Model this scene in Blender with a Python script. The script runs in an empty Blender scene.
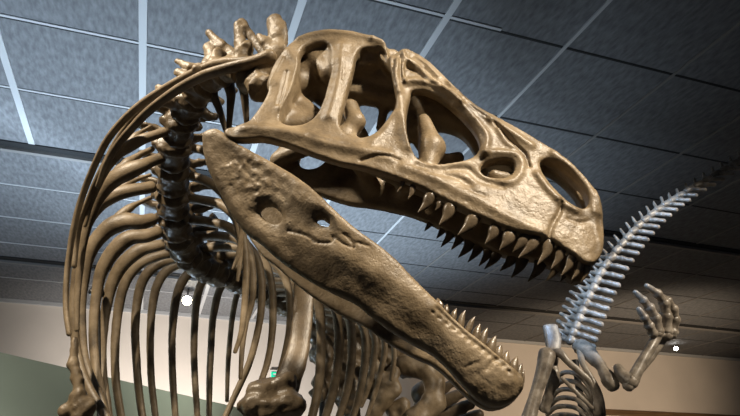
import bpy, math
import numpy as np
from mathutils import Vector, Matrix

# ------------------------------------------------------------------ camera, world, light
SC = bpy.context.scene
F_PX = 611.0
PITCH = math.atan(282 / F_PX)
CP, SP = math.cos(PITCH), math.sin(PITCH)
CAM_Z = 1.5
cd = bpy.data.cameras.new('camera')
cd.sensor_width = 36.0
cd.lens = 36.0 * F_PX / 740.0
cd.clip_start = 0.05
cam = bpy.data.objects.new('camera', cd)
SC.collection.objects.link(cam)
cam.location = (0, 0, CAM_Z)
cam.rotation_euler = (math.radians(90) + PITCH, 0, 0)
SC.camera = cam

w = bpy.data.worlds.new('world'); SC.world = w
w.use_nodes = True
bg = w.node_tree.nodes['Background']
bg.inputs[0].default_value = (0.80, 0.86, 1.0, 1)
bg.inputs[1].default_value = 0.045

SC.view_settings.view_transform = 'Standard'
SC.view_settings.look = 'None'
SC.view_settings.exposure = 0.0
SC.view_settings.gamma = 1.0
SC.view_settings.use_curve_mapping = False


def aim(o, target):
    d = Vector(target) - o.location
    o.rotation_euler = d.to_track_quat('-Z', 'Y').to_euler()


def area(name, loc, target, size, energy, col):
    l = bpy.data.lights.new(name, 'AREA')
    l.shape = 'DISK'; l.size = size; l.energy = energy; l.color = col
    o = bpy.data.objects.new(name, l); SC.collection.objects.link(o)
    o.location = loc; aim(o, target)
    return o


def spot(name, loc, target, size, energy, col, angle=60, blend=0.5):
    l = bpy.data.lights.new(name, 'SPOT')
    l.spot_size = math.radians(angle); l.spot_blend = blend
    l.shadow_soft_size = size; l.energy = energy; l.color = col
    o = bpy.data.objects.new(name, l); SC.collection.objects.link(o)
    o.location = loc; aim(o, target)
    return o


WARM = (1.0, 0.86, 0.67)
COOL = (0.42, 0.64, 1.0)
spot('key_spot', (1.5, -0.2, 4.42), (0.34, 1.4, 2.12), 0.13, 1000, WARM, 50, 1.0)
spot('neck_spot', (-2.0, 0.6, 4.42), (-0.82, 2.0, 2.45), 0.09, 680, WARM, 54, 0.9)
spot('ceiling_wash', (-3.3, 4.3, 0.4), (-2.9, 4.7, 4.5), 0.6, 2900, (0.62, 0.80, 1.0), 120, 1.0)
spot('ceiling_wash_middle', (-0.6, 7.2, 0.6), (-0.9, 6.8, 4.5), 0.6, 1700, (0.64, 0.82, 1.0), 104, 1.0)
spot('cool_spot', (0.9, 1.2, 4.4), (2.2, 4.2, 3.2), 0.07, 800, COOL, 16, 0.5)
spot('cool_spot_low', (0.9, 1.2, 4.4), (1.52, 4.2, 2.66), 0.07, 900, COOL, 16, 0.5)
spot('hand_spot', (4.0, 1.6, 4.4), (1.85, 4.0, 2.3), 0.12, 760, WARM, 44, 0.6)
spot('wall_wash_left', (-2.8, 8.6, 0.5), (-3.0, 11.9, 3.1), 0.4, 1500, (1.0, 0.95, 0.90), 110, 0.9)
spot('wall_wash_right', (6.0, 7.0, 1.2), (5.3, 10.5, 2.5), 0.4, 1650, (1.0, 0.78, 0.55), 66, 0.8)

# ------------------------------------------------------------------ pixel helpers
def ray(x, y):
    v = 208.0 - y
    return np.array([x - 370.0, F_PX * CP - v * SP, F_PX * SP + v * CP])


def P(x, y, Y):
    """point of the plane at distance Y seen at photo position (x, y)"""
    r = ray(x, y)
    p = r * (Y / r[1])
    return np.array([p[0], p[1], p[2] + CAM_Z])


def mpp(x, y, Y):
    return Y / ray(x, y)[1]


# ------------------------------------------------------------------ object helpers
COL = SC.collection


def tag(o, label=None, cat=None, group=None, kind=None):
    if label: o['label'] = label
    if cat: o['category'] = cat
    if group: o['group'] = group
    if kind: o['kind'] = kind
    return o


def empty(name, loc, label, cat, group=None):
    o = bpy.data.objects.new(name, None); COL.objects.link(o)
    o.location = loc
    return tag(o, label, cat, group)


def link_mesh(name, V, Fq, mat, parent=None, smooth=True):
    V = np.asarray(V, dtype=np.float32)
    me = bpy.data.meshes.new(name)
    if isinstance(Fq, np.ndarray) and Fq.ndim == 2 and Fq.shape[1] == 4:
        n = len(Fq)
        me.vertices.add(len(V)); me.vertices.foreach_set('co', V.ravel())
        me.loops.add(n * 4); me.loops.foreach_set('vertex_index', Fq.astype(np.int32).ravel())
        me.polygons.add(n)
        me.polygons.foreach_set('loop_start', np.arange(0, n * 4, 4, dtype=np.int32))
        me.polygons.foreach_set('loop_total', np.full(n, 4, dtype=np.int32))
        me.update(calc_edges=True)
    else:
        me.from_pydata([tuple(map(float, v)) for v in V], [], Fq)
    if smooth:
        me.polygons.foreach_set('use_smooth', np.ones(len(me.polygons), dtype=bool))
    me.validate()
    me.update()
    me.materials.append(mat)
    o = bpy.data.objects.new(name, me); COL.objects.link(o)
    if parent is not None:
        o.parent = parent
        o.matrix_parent_inverse = world_matrix(parent).inverted()
    return o


def world_matrix(o):
    m = Matrix.Translation(o.location)
    return m if o.parent is None else m


# ------------------------------------------------------------------ numpy geometry kit
rng = np.random.default_rng(7)
LAT = rng.random((32, 32, 32)).astype(np.float32) * 2 - 1


def vnoise(p, s):
    q = p / s
    i = np.floor(q).astype(int); f = (q - i).astype(np.float32)
    f = f * f * (3 - 2 * f)
    i &= 31; j = (i + 1) & 31
    x0, y0, z0 = i[..., 0], i[..., 1], i[..., 2]
    x1, y1, z1 = j[..., 0], j[..., 1], j[..., 2]
    fx, fy, fz = f[..., 0], f[..., 1], f[..., 2]
    a = LAT[x0, y0, z0] * (1 - fx) + LAT[x1, y0, z0] * fx
    b = LAT[x0, y1, z0] * (1 - fx) + LAT[x1, y1, z0] * fx
    c = LAT[x0, y0, z1] * (1 - fx) + LAT[x1, y0, z1] * fx
    d = LAT[x0, y1, z1] * (1 - fx) + LAT[x1, y1, z1] * fx
    return (a * (1 - fy) + b * fy) * (1 - fz) + (c * (1 - fy) + d * fy) * fz


def smin(a, b, k):
    h = np.maximum(k - np.abs(a - b), 0) / k
    return np.minimum(a, b) - h * h * k * 0.25


def surface_nets(Fv, org, h):
    S = Fv < 0
    nx, ny, nz = Fv.shape
    cnt = np.zeros((nx - 1, ny - 1, nz - 1), np.uint8)
    offs = [(i, j, k) for i in (0, 1) for j in (0, 1) for k in (0, 1)]
    for (i, j, k) in offs:
        cnt += S[i:nx - 1 + i, j:ny - 1 + j, k:nz - 1 + k]
    act = (cnt > 0) & (cnt < 8)
    C = np.argwhere(act)
    idx = np.full(act.shape, -1, np.int32)
    idx[act] = np.arange(len(C))
    vals = np.stack([Fv[C[:, 0] + i, C[:, 1] + j, C[:, 2] + k] for (i, j, k) in offs], 1)
    co = np.array(offs, np.float32)
    acc = np.zeros((len(C), 3), np.float32); num = np.zeros(len(C), np.float32)
    for a in range(8):
        for b in range(a + 1, 8):
            if np.abs(co[a] - co[b]).sum() != 1: continue
            fa, fb = vals[:, a], vals[:, b]
            m = (fa < 0) != (fb < 0)
            t = np.where(m, fa / np.where(m, fa - fb, 1), 0)
            acc += np.where(m[:, None], co[a] + t[:, None] * (co[b] - co[a]), 0)
            num += m
    V = (C + acc / num[:, None]) * h + np.asarray(org)
    faces = []
    for ax in range(3):
        b, c = (ax + 1) % 3, (ax + 2) % 3
        s0 = [slice(None)] * 3; s1 = [slice(None)] * 3
        s0[ax] = slice(0, -1); s1[ax] = slice(1, None)
        for q in (b, c):
            s0[q] = slice(1, -1); s1[q] = slice(1, -1)
        A_, B_ = S[tuple(s0)], S[tuple(s1)]
        for flip, m in ((False, A_ & ~B_), (True, ~A_ & B_)):
            e = np.argwhere(m)
            if not len(e): continue
            e[:, b] += 1; e[:, c] += 1
            def cell(db, dc):
                g = e.copy(); g[:, b] += db; g[:, c] += dc
                return idx[g[:, 0], g[:, 1], g[:, 2]]
            q = [cell(-1, -1), cell(0, -1), cell(0, 0), cell(-1, 0)]
            if flip: q = q[::-1]
            faces.append(np.stack(q, 1))
    return V, np.concatenate(faces)


def relax(V, Fq, it=1, lam=0.5):
    n = len(V)
    for _ in range(it):
        acc = np.zeros((n, 3)); num = np.zeros(n)
        for a, b in ((0, 1), (1, 2), (2, 3), (3, 0)):
            for s, t in ((a, b), (b, a)):
                for d in range(3):
                    acc[:, d] += np.bincount(Fq[:, s], V[Fq[:, t], d], n)
                num += np.bincount(Fq[:, s], None, n)
        V = V + lam * (acc / np.maximum(num, 1)[:, None] - V)
    return V


def vnormals(V, Fq):
    n = np.cross(V[Fq[:, 2]] - V[Fq[:, 0]], V[Fq[:, 3]] - V[Fq[:, 1]])
    N = np.zeros_like(V)
    for a in range(4):
        for d in range(3):
            N[:, d] += np.bincount(Fq[:, a], n[:, d], len(V))
    return N / np.maximum(np.linalg.norm(N, axis=1), 1e-9)[:, None]


def catmull(pts, n):
    pts = np.asarray(pts, float)
    if len(pts) == 2:
        t = np.linspace(0, 1, n)[:, None]
        return pts[0] * (1 - t) + pts[1] * t
    p = np.vstack([2 * pts[0] - pts[1], pts, 2 * pts[-1] - pts[-2]])
    m = len(pts) - 1
    T = np.linspace(0, m, n)
    i = np.minimum(T.astype(int), m - 1); f = (T - i)[:, None]
    p0, p1, p2, p3 = p[i], p[i + 1], p[i + 2], p[i + 3]
    return 0.5 * (2 * p1 + (p2 - p0) * f + (2 * p0 - 5 * p1 + 4 * p2 - p3) * f ** 2 + (3 * p1 - p0 - 3 * p2 + p3) * f ** 3)


def sweep(pts, ra, rb=None, n=28, m=12, ref=(0, 1, 0), round_ends=True, lump=0.0, tip=False):
    """flattened bone shaft along pts; ra = half width across, rb = half depth along ref"""
    C = catmull(pts, n)
    ra = np.atleast_1d(np.asarray(ra, float)); rb = ra * 1.0 if rb is None else np.atleast_1d(np.asarray(rb, float))
    t = np.linspace(0, 1, n)
    A_ = np.interp(t, np.linspace(0, 1, len(ra)), ra); B_ = np.interp(t, np.linspace(0, 1, len(rb)), rb)
    T = np.gradient(C, axis=0); T /= np.linalg.norm(T, axis=1)[:, None]
    ref = np.asarray(ref, float)
    s = np.cross(T, ref); L = np.linalg.norm(s, axis=1)
    s = s / np.maximum(L, 1e-6)[:, None]
    for i in range(1, n):
        if np.dot(s[i], s[i - 1]) < 0: s[i] = -s[i]
    u = np.cross(s, T)
    if round_ends:
        cs, As, Bs, ss, us = [], [], [], [], []
        r0 = min(A_[0], B_[0]); r1 = min(A_[-1], B_[-1])
        for q in (1.0, 0.85, 0.5):
            cs.append(C[0] - T[0] * r0 * q); k = math.sqrt(max(1 - q * q, 0.0004))
            As.append(A_[0] * k); Bs.append(B_[0] * k); ss.append(s[0]); us.append(u[0])
        cs += list(C); As += list(A_); Bs += list(B_); ss += list(s); us += list(u)
        for q in (0.5, 0.85, 1.0):
            cs.append(C[-1] + T[-1] * r1 * q); k = math.sqrt(max(1 - q * q, 0.0004))
            As.append(A_[-1] * k); Bs.append(B_[-1] * k); ss.append(s[-1]); us.append(u[-1])
        C, A_, B_, s, u = map(np.array, (cs, As, Bs, ss, us))
    N = len(C)
    th = np.arange(m) * 2 * math.pi / m
    V = C[:, None, :] + s[:, None, :] * (A_[:, None] * np.cos(th))[:, :, None] + u[:, None, :] * (B_[:, None] * np.sin(th))[:, :, None]
    V = V.reshape(-1, 3)
    if lump:
        d = vnoise(V, 0.035)[:, None]
        cen = np.repeat(C, m, 0)
        V = cen + (V - cen) * (1 + lump * d)
    i = np.arange(N - 1)[:, None] * m; j = np.arange(m)[None, :]; j2 = (j + 1) % m
    Fq = np.stack([i + j, i + j2, i + m + j2, i + m + j], -1).reshape(-1, 4)
    return V, Fq


def join(parts):
    Vs, Fs, o = [], [], 0
    for V, Fq in parts:
        Vs.append(V); Fs.append(Fq + o); o += len(V)
    return np.vstack(Vs), np.vstack(Fs)


def sd_cone(p, a, b, ra, rb):
    a = np.asarray(a, float); b = np.asarray(b, float)
    ba = b - a; t = np.clip(((p - a) @ ba) / max(ba @ ba, 1e-9), 0, 1)
    return np.linalg.norm(p - a - t[..., None] * ba, axis=-1) - (ra + (rb - ra) * t)


def sd_flat(p, a, b, ra, rb, nrm, k):
    """tapering bar squashed by factor k along nrm"""
    nrm = np.asarray(nrm, float); nrm = nrm / np.linalg.norm(nrm)
    a = np.asarray(a, float); b = np.asarray(b, float)
    ba = b - a; t = np.clip(((p - a) @ ba) / max(ba @ ba, 1e-9), 0, 1)
    d = p - a - t[..., None] * ba
    dn = d @ nrm
    d2 = np.sqrt(np.maximum((d * d).sum(-1) - dn * dn, 0) + (dn / k) ** 2)
    return (d2 - (ra + (rb - ra) * t)) * max(k, 0.5)


def sd_ell(p, c, r, M=None):
    q = p - np.asarray(c, float)
    if M is not None: q = q @ np.asarray(M, float).T
    r = np.asarray(r, float)
    k0 = np.linalg.norm(q / r, axis=-1); k1 = np.linalg.norm(q / (r * r), axis=-1)
    return k0 * (k0 - 1) / np.maximum(k1, 1e-6)


def blob(name, prims, mat, parent, h=0.006, k=0.02, lump=0.003, ls=0.03, sm=1, pad=0.02):
    lo = np.full(3, 1e9); hi = -lo
    for q in prims:
        if q[0] in ('c', 'f'):
            r = max(q[3], q[4]); ps = np.array([q[1], q[2]])
        else:
            r = max(q[2]); ps = np.array([q[1]])
        lo = np.minimum(lo, ps.min(0) - r); hi = np.maximum(hi, ps.max(0) + r)
    lo -= pad; hi += pad
    g = [np.arange(lo[d], hi[d], h) for d in range(3)]
    X = np.stack(np.meshgrid(*g, indexing='ij'), -1)
    D = None
    for q in prims:
        neg = False
        if q[0] == 'c': d = sd_cone(X, *q[1:5])
        elif q[0] == 'f': d = sd_flat(X, *q[1:7])
        elif q[0] == 'h': d = sd_ell(X, *q[1:]); neg = True
        else: d = sd_ell(X, *q[1:])
        if D is None: D = d
        elif neg: D = -smin(-D, d, k)
        else: D = smin(D, d, k)
    V, Fq = surface_nets(D.astype(np.float32), lo, h)
    V = relax(V, Fq, sm)
    if lump:
        N = vnormals(V, Fq)
        V = V + N * (lump * (vnoise(V, ls) + 0.5 * vnoise(V + 3.1, ls * 0.45)))[:, None]
    return link_mesh(name, V, Fq, mat, parent)


def box(name, lo, hi, mat, parent=None, M=None, bev=0.0):
    x0, y0, z0 = lo; x1, y1, z1 = hi
    V = [(x, y, z) for x in (x0, x1) for y in (y0, y1) for z in (z0, z1)]
    Fq = [(0, 1, 3, 2), (4, 6, 7, 5), (0, 4, 5, 1), (2, 3, 7, 6), (0, 2, 6, 4), (1, 5, 7, 3)]
    if M is not None: V = [tuple(M @ Vector(v)) for v in V]
    o = link_mesh(name, V, Fq, mat, parent, smooth=False)
    if bev:
        md = o.modifiers.new('bevel', 'BEVEL'); md.width = bev; md.segments = 2
    return o


# ------------------------------------------------------------------ materials
def material(name):
    m = bpy.data.materials.new(name); m.use_nodes = True
    nt = m.node_tree
    return m, nt, nt.nodes['Principled BSDF']


def bone_material(name, c0, c1, c2, rough=0.42, bump=0.35, scale=9.0, spec=0.5):
    m, nt, b = material(name)
    N, L = nt.nodes, nt.links
    tc = N.new('ShaderNodeTexCoord')
    n1 = N.new('ShaderNodeTexNoise'); n1.inputs['Scale'].default_value = scale; n1.inputs['Detail'].default_value = 8
    n1.inputs['Roughness'].default_value = 0.65
    L.new(tc.outputs['Object'], n1.inputs['Vector'])
    r = N.new('ShaderNodeValToRGB')
    r.color_ramp.elements[0].position = 0.30; r.color_ramp.elements[0].color = (*c0, 1)
    r.color_ramp.elements[1].position = 0.72; r.color_ramp.elements[1].color = (*c2, 1)
    e = r.color_ramp.elements.new(0.50); e.color = (*c1, 1)
    L.new(n1.outputs['Fac'], r.inputs['Fac'])
    L.new(r.outputs['Color'], b.inputs['Base Color'])
    n2 = N.new('ShaderNodeTexNoise'); n2.inputs['Scale'].default_value = 75; n2.inputs['Detail'].default_value = 6
    L.new(tc.outputs['Object'], n2.inputs['Vector'])
    mr = N.new('ShaderNodeMapRange'); mr.inputs['To Min'].default_value = rough - 0.10; mr.inputs['To Max'].default_value = rough + 0.14
    L.new(n2.outputs['Fac'], mr.inputs['Value']); L.new(mr.outputs['Result'], b.inputs['Roughness'])
    n3 = N.new('ShaderNodeTexNoise'); n3.inputs['Scale'].default_value = 170; n3.inputs['Detail'].default_value = 7
    L.new(tc.outputs['Object'], n3.inputs['Vector'])
    bp = N.new('ShaderNodeBump'); bp.inputs['Strength'].default_value = bump; bp.inputs['Distance'].default_value = 0.005
    vo = N.new('ShaderNodeTexVoronoi'); vo.inputs['Scale'].default_value = 95; vo.inputs['Randomness'].default_value = 1.0
    L.new(tc.outputs['Object'], vo.inputs['Vector'])
    pr_ = N.new('ShaderNodeMapRange'); pr_.inputs['From Min'].default_value = 0.06; pr_.inputs['From Max'].default_value = 0.30
    pr_.inputs['To Min'].default_value = -0.5; pr_.inputs['To Max'].default_value = 0.0
    L.new(vo.outputs['Distance'], pr_.inputs['Value'])
    n4 = N.new('ShaderNodeTexNoise'); n4.inputs['Scale'].default_value = 11; n4.inputs['Detail'].default_value = 3
    L.new(tc.outputs['Object'], n4.inputs['Vector'])
    mk = N.new('ShaderNodeMapRange'); mk.inputs['From Min'].default_value = 0.45; mk.inputs['From Max'].default_value = 0.62
    L.new(n4.outputs['Fac'], mk.inputs['Value'])
    ml = N.new('ShaderNodeMath'); ml.operation = 'MULTIPLY'
    L.new(pr_.outputs['Result'], ml.inputs[0]); L.new(mk.outputs['Result'], ml.inputs[1])
    ad = N.new('ShaderNodeMath'); ad.operation = 'ADD'
    L.new(ml.outputs[0], ad.inputs[0]); L.new(n3.outputs['Fac'], ad.inputs[1])
    L.new(ad.outputs[0], bp.inputs['Height']); L.new(bp.outputs['Normal'], b.inputs['Normal'])
    b.inputs['Specular IOR Level'].default_value = spec
    return m


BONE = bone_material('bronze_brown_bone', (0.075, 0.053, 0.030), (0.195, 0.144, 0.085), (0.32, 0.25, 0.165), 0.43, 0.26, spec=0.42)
BONE_D = bone_material('shaded_brown_bone', (0.045, 0.032, 0.019), (0.12, 0.088, 0.053), (0.22, 0.168, 0.11), 0.33, 0.30)  # same bone with shade put into its colour, for the dimmer parts
TOOTH = bone_material('tooth_enamel', (0.055, 0.04, 0.024), (0.115, 0.085, 0.053), (0.21, 0.16, 0.105), 0.28, 0.15, 16)
BONE_G = bone_material('grey_brown_bone', (0.08, 0.065, 0.05), (0.22, 0.185, 0.145), (0.40, 0.35, 0.29), 0.32, 0.25, 12)


def simple(name, col, rough=0.6, emit=None, strength=0, noise=None, bump=0, spec=0.3):
    m, nt, b = material(name)
    b.inputs['Base Color'].default_value = (*col, 1); b.inputs['Roughness'].default_value = rough
    b.inputs['Specular IOR Level'].default_value = spec
    if emit:
        b.inputs['Emission Color'].default_value = (*emit, 1); b.inputs['Emission Strength'].default_value = strength
    if noise:
        N, L = nt.nodes, nt.links
        tc = N.new('ShaderNodeTexCoord'); mp = N.new('ShaderNodeMapping')
        mp.inputs['Scale'].default_value = noise[:3]
        n1 = N.new('ShaderNodeTexNoise'); n1.inputs['Scale'].default_value = 1; n1.inputs['Detail'].default_value = 6
        L.new(tc.outputs['Object'], mp.inputs['Vector']); L.new(mp.outputs['Vector'], n1.inputs['Vector'])
        r = N.new('ShaderNodeValToRGB'); v = noise[3]
        r.color_ramp.elements[0].position = 0.32; r.color_ramp.elements[1].position = 0.70
        r.color_ramp.elements[0].color = (*[c * (1 - v) for c in col], 1)
        r.color_ramp.elements[1].color = (*[c * (1 + v) for c in col], 1)
        L.new(n1.outputs['Fac'], r.inputs['Fac']); L.new(r.outputs['Color'], b.inputs['Base Color'])
        if bump:
            bp = N.new('ShaderNodeBump'); bp.inputs['Strength'].default_value = bump; bp.inputs['Distance'].default_value = 0.01
            L.new(n1.outputs['Fac'], bp.inputs['Height']); L.new(bp.outputs['Normal'], b.inputs['Normal'])
    return m


TILE = simple('charcoal_ceiling_panel', (0.125, 0.126, 0.13), 0.8, noise=(30, 10, 10, 0.28), bump=0.2)
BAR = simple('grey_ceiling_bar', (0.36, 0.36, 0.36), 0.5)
BAR2 = simple('dimmed_and_step_ceiling_bar', (0.17, 0.16, 0.15), 0.6)  # bar grey darkened for bars in weak light; step bars share it
SLOT = simple('black_ceiling_slot', (0.012, 0.012, 0.012), 0.8)
WALL = simple('beige_wall_paint', (0.56, 0.50, 0.44), 0.8, noise=(1.5, 1.5, 1.5, 0.05))
GREEN = simple('olive_green_paint', (0.27, 0.235, 0.135), 0.8, noise=(2, 2, 2, 0.06))
WOOD = simple('brown_wood_rail', (0.12, 0.07, 0.035), 0.5, noise=(2, 30, 30, 0.3))
FLOOR = simple('dark_floor', (0.10, 0.095, 0.09), 0.5, noise=(3, 3, 3, 0.2))
STEEL = simple('black_steel', (0.015, 0.015, 0.016), 0.4, spec=0.5)
LAMP = simple('lamp_glow', (1, 1, 1), 0.5, (1.0, 0.86, 0.62), 60)
LAMPC = simple('lamp_glow_white', (1, 1, 1), 0.5, (1.0, 0.97, 0.90), 25)
BLACKM = simple('black_lamp_housing', (0.02, 0.02, 0.02), 0.4)
SIGNW = simple('white_sign_face', (0.62, 0.58, 0.53), 0.5)
SIGNG = simple('green_sign_letters', (0.0, 0.35, 0.2), 0.5, (0.0, 0.62, 0.36), 0.8)

# ------------------------------------------------------------------ room: axes turned against the camera
AZ = math.radians(-18.8)
MB = Matrix.Rotation(-AZ, 4, 'Z')        # local x = along the back wall, local y = towards the back wall
HC = 3.0                                  # ceiling above the camera
CZ = CAM_Z + HC


def room(name, lo, hi, mat, kind='structure', bev=0):
    o = box(name, lo, hi, mat, None, None, bev)
    o.matrix_world = MB
    return tag(o, kind=kind)


WB = 11.75
room('ceiling', (-9, -4, CZ), (19, WB, CZ + 0.12), TILE)
room('floor', (-9, -4, -0.1), (19, WB, 0), FLOOR)
room('wall_back', (-9, WB, 0), (19, WB + 0.15, CZ + 0.12), WALL)
k = 1
lines_a = [-4.43, -3.44, -2.44, -1.43, -0.432, 0.585, 1.575, 2.545, 3.56, 4.57, 5.58, 6.6, 7.6, 8.6, 9.6, 10.6, 11.6, 12.6]
for a in lines_a:
    wd = 0.028 if a < 1.2 else (0.025 if a < 2 else (0.014 if a < 2.6 else 0.011))
    room('trim_%d' % k, (a - wd, -3.9, CZ - 0.010), (a + wd, 5.8 if a < -1 else WB, CZ + 0.02), BAR if a < 2.6 else BAR2); k += 1  # right-hand bars: weaker light put into the bar colour
for b in (-0.95, 0.03, 1.0, 1.98, 2.955, 3.94, 4.86, 6.82, 7.8, 8.75, 10.4):
    room('trim_%d' % k, (-9, b - 0.012, CZ - 0.008), (2.0, b + 0.012, CZ + 0.02), BAR); k += 1
    room('trim_%d' % k, (-9, b + 0.012, CZ - 0.003), (19, b + 0.034, CZ + 0.02), SLOT); k += 1
for b, wd in ((5.86, 0.05), (9.42, 0.07)):
    room('trim_%d' % k, (-9, b - wd, CZ - 0.012), (19, b + wd, CZ + 0.02), SLOT); k += 1
    room('trim_%d' % k, (-9, b + wd, CZ - 0.045), (19, b + wd + 0.05, CZ + 0.02), BAR2); k += 1
room('trim_%d' % k, (-9, WB - 0.05, CZ - 0.06), (19, WB, CZ), BAR); k += 1
room('trim_%d' % k, (9.1, WB - 0.06, CAM_Z + 1.50), (19, WB, CAM_Z + 1.62), WOOD); k += 1

# olive partition on the left: a wall of its own, running away from the camera to the right
p0, p1 = P(58, 365.5, 5.6), P(225, 404.5, 8.35)
hz = 0.5 * (p0[2] + p1[2])
dv = Vector((p1[0] - p0[0], p1[1] - p0[1], 0)).normalized()
q0 = Vector((p0[0], p0[1], 0)) - dv * 3.5; q1 = Vector((p1[0], p1[1], 0)) + dv * 1.9
ang = math.atan2(dv.y, dv.x)
o = box('wall_left', (0, 0, 0), ((q1 - q0).length, 0.12, hz), GREEN)
o.matrix_world = Matrix.Translation(q0) @ Matrix.Rotation(ang, 4, 'Z')
tag(o, kind='structure')

# ------------------------------------------------------------------ the big skull
D = 1.5                                   # mid plane of the head


def chaikin(poly, it=2, closed=True):
    p = np.asarray(poly, float)
    for _ in range(it):
        q = np.roll(p, -1, 0) if closed else p[1:]
        pp = p if closed else p[:-1]
        n = np.empty((len(pp) * 2, 2)); n[0::2] = pp * 0.78 + q * 0.22; n[1::2] = pp * 0.22 + q * 0.78
        if not closed: n = np.vstack([p[:1], n, p[-1:]])
        p = n
    return p


def seg_dist(U, Vv, poly, closed=True):
    best = np.full(U.shape, 1e9)
    ar = np.zeros(U.shape)
    n = len(poly)
    for i in range(n if closed else n - 1):
        a = poly[i]; b = poly[(i + 1) % n]
        ba = b - a; L = max(ba @ ba, 1e-12)
        t = np.clip(((U - a[0]) * ba[0] + (Vv - a[1]) * ba[1]) / L, 0, 1)
        d = (U - a[0] - t * ba[0]) ** 2 + (Vv - a[1] - t * ba[1]) ** 2
        best = np.minimum(best, d)
    return np.sqrt(best)


def sd_poly(U, Vv, poly):
    d = seg_dist(U, Vv, poly)
    ins = np.zeros(U.shape, bool)
    n = len(poly)
    for i in range(n):
        a = poly[i]; b = poly[(i + 1) % n]
        c = (a[1] > Vv) != (b[1] > Vv)
        if a[1] == b[1]: continue
        x = (b[0] - a[0]) * (Vv - a[1]) / (b[1] - a[1]) + a[0]
        ins ^= c & (U < x)
    return np.where(ins, -d, d)


class Side:
    """curved side wall of a head bone, mirrored about the mid plane y = D"""
    def __init__(s, ku, kw, lean, v0, v1):
        s.ku, s.kw, s.lean, s.v0, s.v1 = ku, kw, lean, v0, v1
        s.su = np.linspace(ku[0] - 0.1, ku[-1] + 0.05, 700)
        g = np.interp(s.su, ku, kw)
        for win in (61, 31):
            sm = np.convolve(np.pad(g, win // 2, 'edge'), np.ones(win) / win, 'valid')
            f = np.clip((ku[-1] - 0.07 - s.su) / 0.08, 0, 1)
            g = sm * f + g * (1 - f)
        s.sw = g

    def W(s, u, v):
        w_ = np.interp(u, s.su, s.sw)
        ax = s.v0[1] + (u - s.v0[0]) * (s.v1[1] - s.v0[1]) / (s.v1[0] - s.v0[0])
        fade = np.clip(w_ / 0.06, 0, 1)
        return np.maximum(w_ - s.lean * (v - ax) * fade, 0)

    def at(s, x, y, w_):
        """point of the head (u, w, v) seen at (x, y) in the plane w = w_"""
        r = ray(x, y)
        t = (w_ + D * CY) / (r[:2] @ NV)
        return np.array([D * SY + t * (r[:2] @ SV), w_, t * r[2]])

    def uv(s, x, y, far=False):
        w_ = 0.0
        for _ in range(30):
            q = s.at(x, y, w_)
            Wv = float(s.W(q[0], q[2]))
            w_ = 0.5 * w_ + 0.5 * (Wv if far else -Wv)
        q = s.at(x, y, w_)
        return np.array([q[0], q[2]])

    def poly(s, pts):
        return np.array([s.uv(*p) for p in pts])

    def world(s, x, y, far=False, out=0.0):
        u, v = s.uv(x, y, far); Wv = float(s.W(u, v)) + out
        return l2w(np.array([[u, Wv if far else -Wv, v + CAM_Z]]))[0]


YAW = math.radians(6.0)
CY, SY = math.cos(YAW), math.sin(YAW)
SV = np.array([CY, -SY]); NV = np.array([SY, CY])      # snout direction, near-to-far direction


def l2w(V):
    V = np.asarray(V, float); o = V.copy()
    o[:, 0] = V[:, 0] * CY + V[:, 1] * SY
    o[:, 1] = -V[:, 0] * SY + V[:, 1] * CY + D
    return o


def smooth_noise2(U, Vv, s, z=0.0):
    return vnoise(np.stack([U, Vv, np.full_like(U, z)], -1), s)


SK = Side([-0.50, -0.42, -0.28, -0.10, 0.05, 0.20, 0.35, 0.46, 0.52, 0.56, 0.580, 0.595, 0.60],
          [0.130, 0.135, 0.138, 0.128, 0.110, 0.090, 0.074, 0.062, 0.052, 0.041, 0.029, 0.010, 0.0],
          0.16, (-0.40, 0.86), (0.57, 0.60))

OUT = [(288, 49), (297, 42), (309, 36), (327, 32.5), (351, 34), (369, 38), (381, 42), (387, 48), (388, 57), (386, 63),
       (391, 59), (399, 55), (409, 52.5), (419, 57), (429, 64), (445, 79), (458, 93.5), (471, 105), (487, 115),
       (510, 127.5), (532, 140), (552, 152), (565, 162), (577, 173), (588, 186), (597, 200), (600.5, 215), (601.5, 234),
       (602, 250), (598, 261), (591, 267), (583, 265.5), (574.6, 258), (561.6, 249.5), (552, 243), (545, 239.5), (532, 237), (516, 233.7),
       (500, 228), (484, 220.7), (467.6, 213), (451, 205), (435, 196.4), (419, 188), (404, 182), (390, 177.5),
       (376, 173), (358, 168.5), (339, 165), (324, 160), (309, 154.7), (288, 147), (264.5, 141), (249, 142), (234, 142),
       (226, 138), (226, 132), (238, 129), (250, 124.5), (256, 117), (263, 107), (268, 98), (271, 86), (271, 74.5), (277, 63)]
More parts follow.
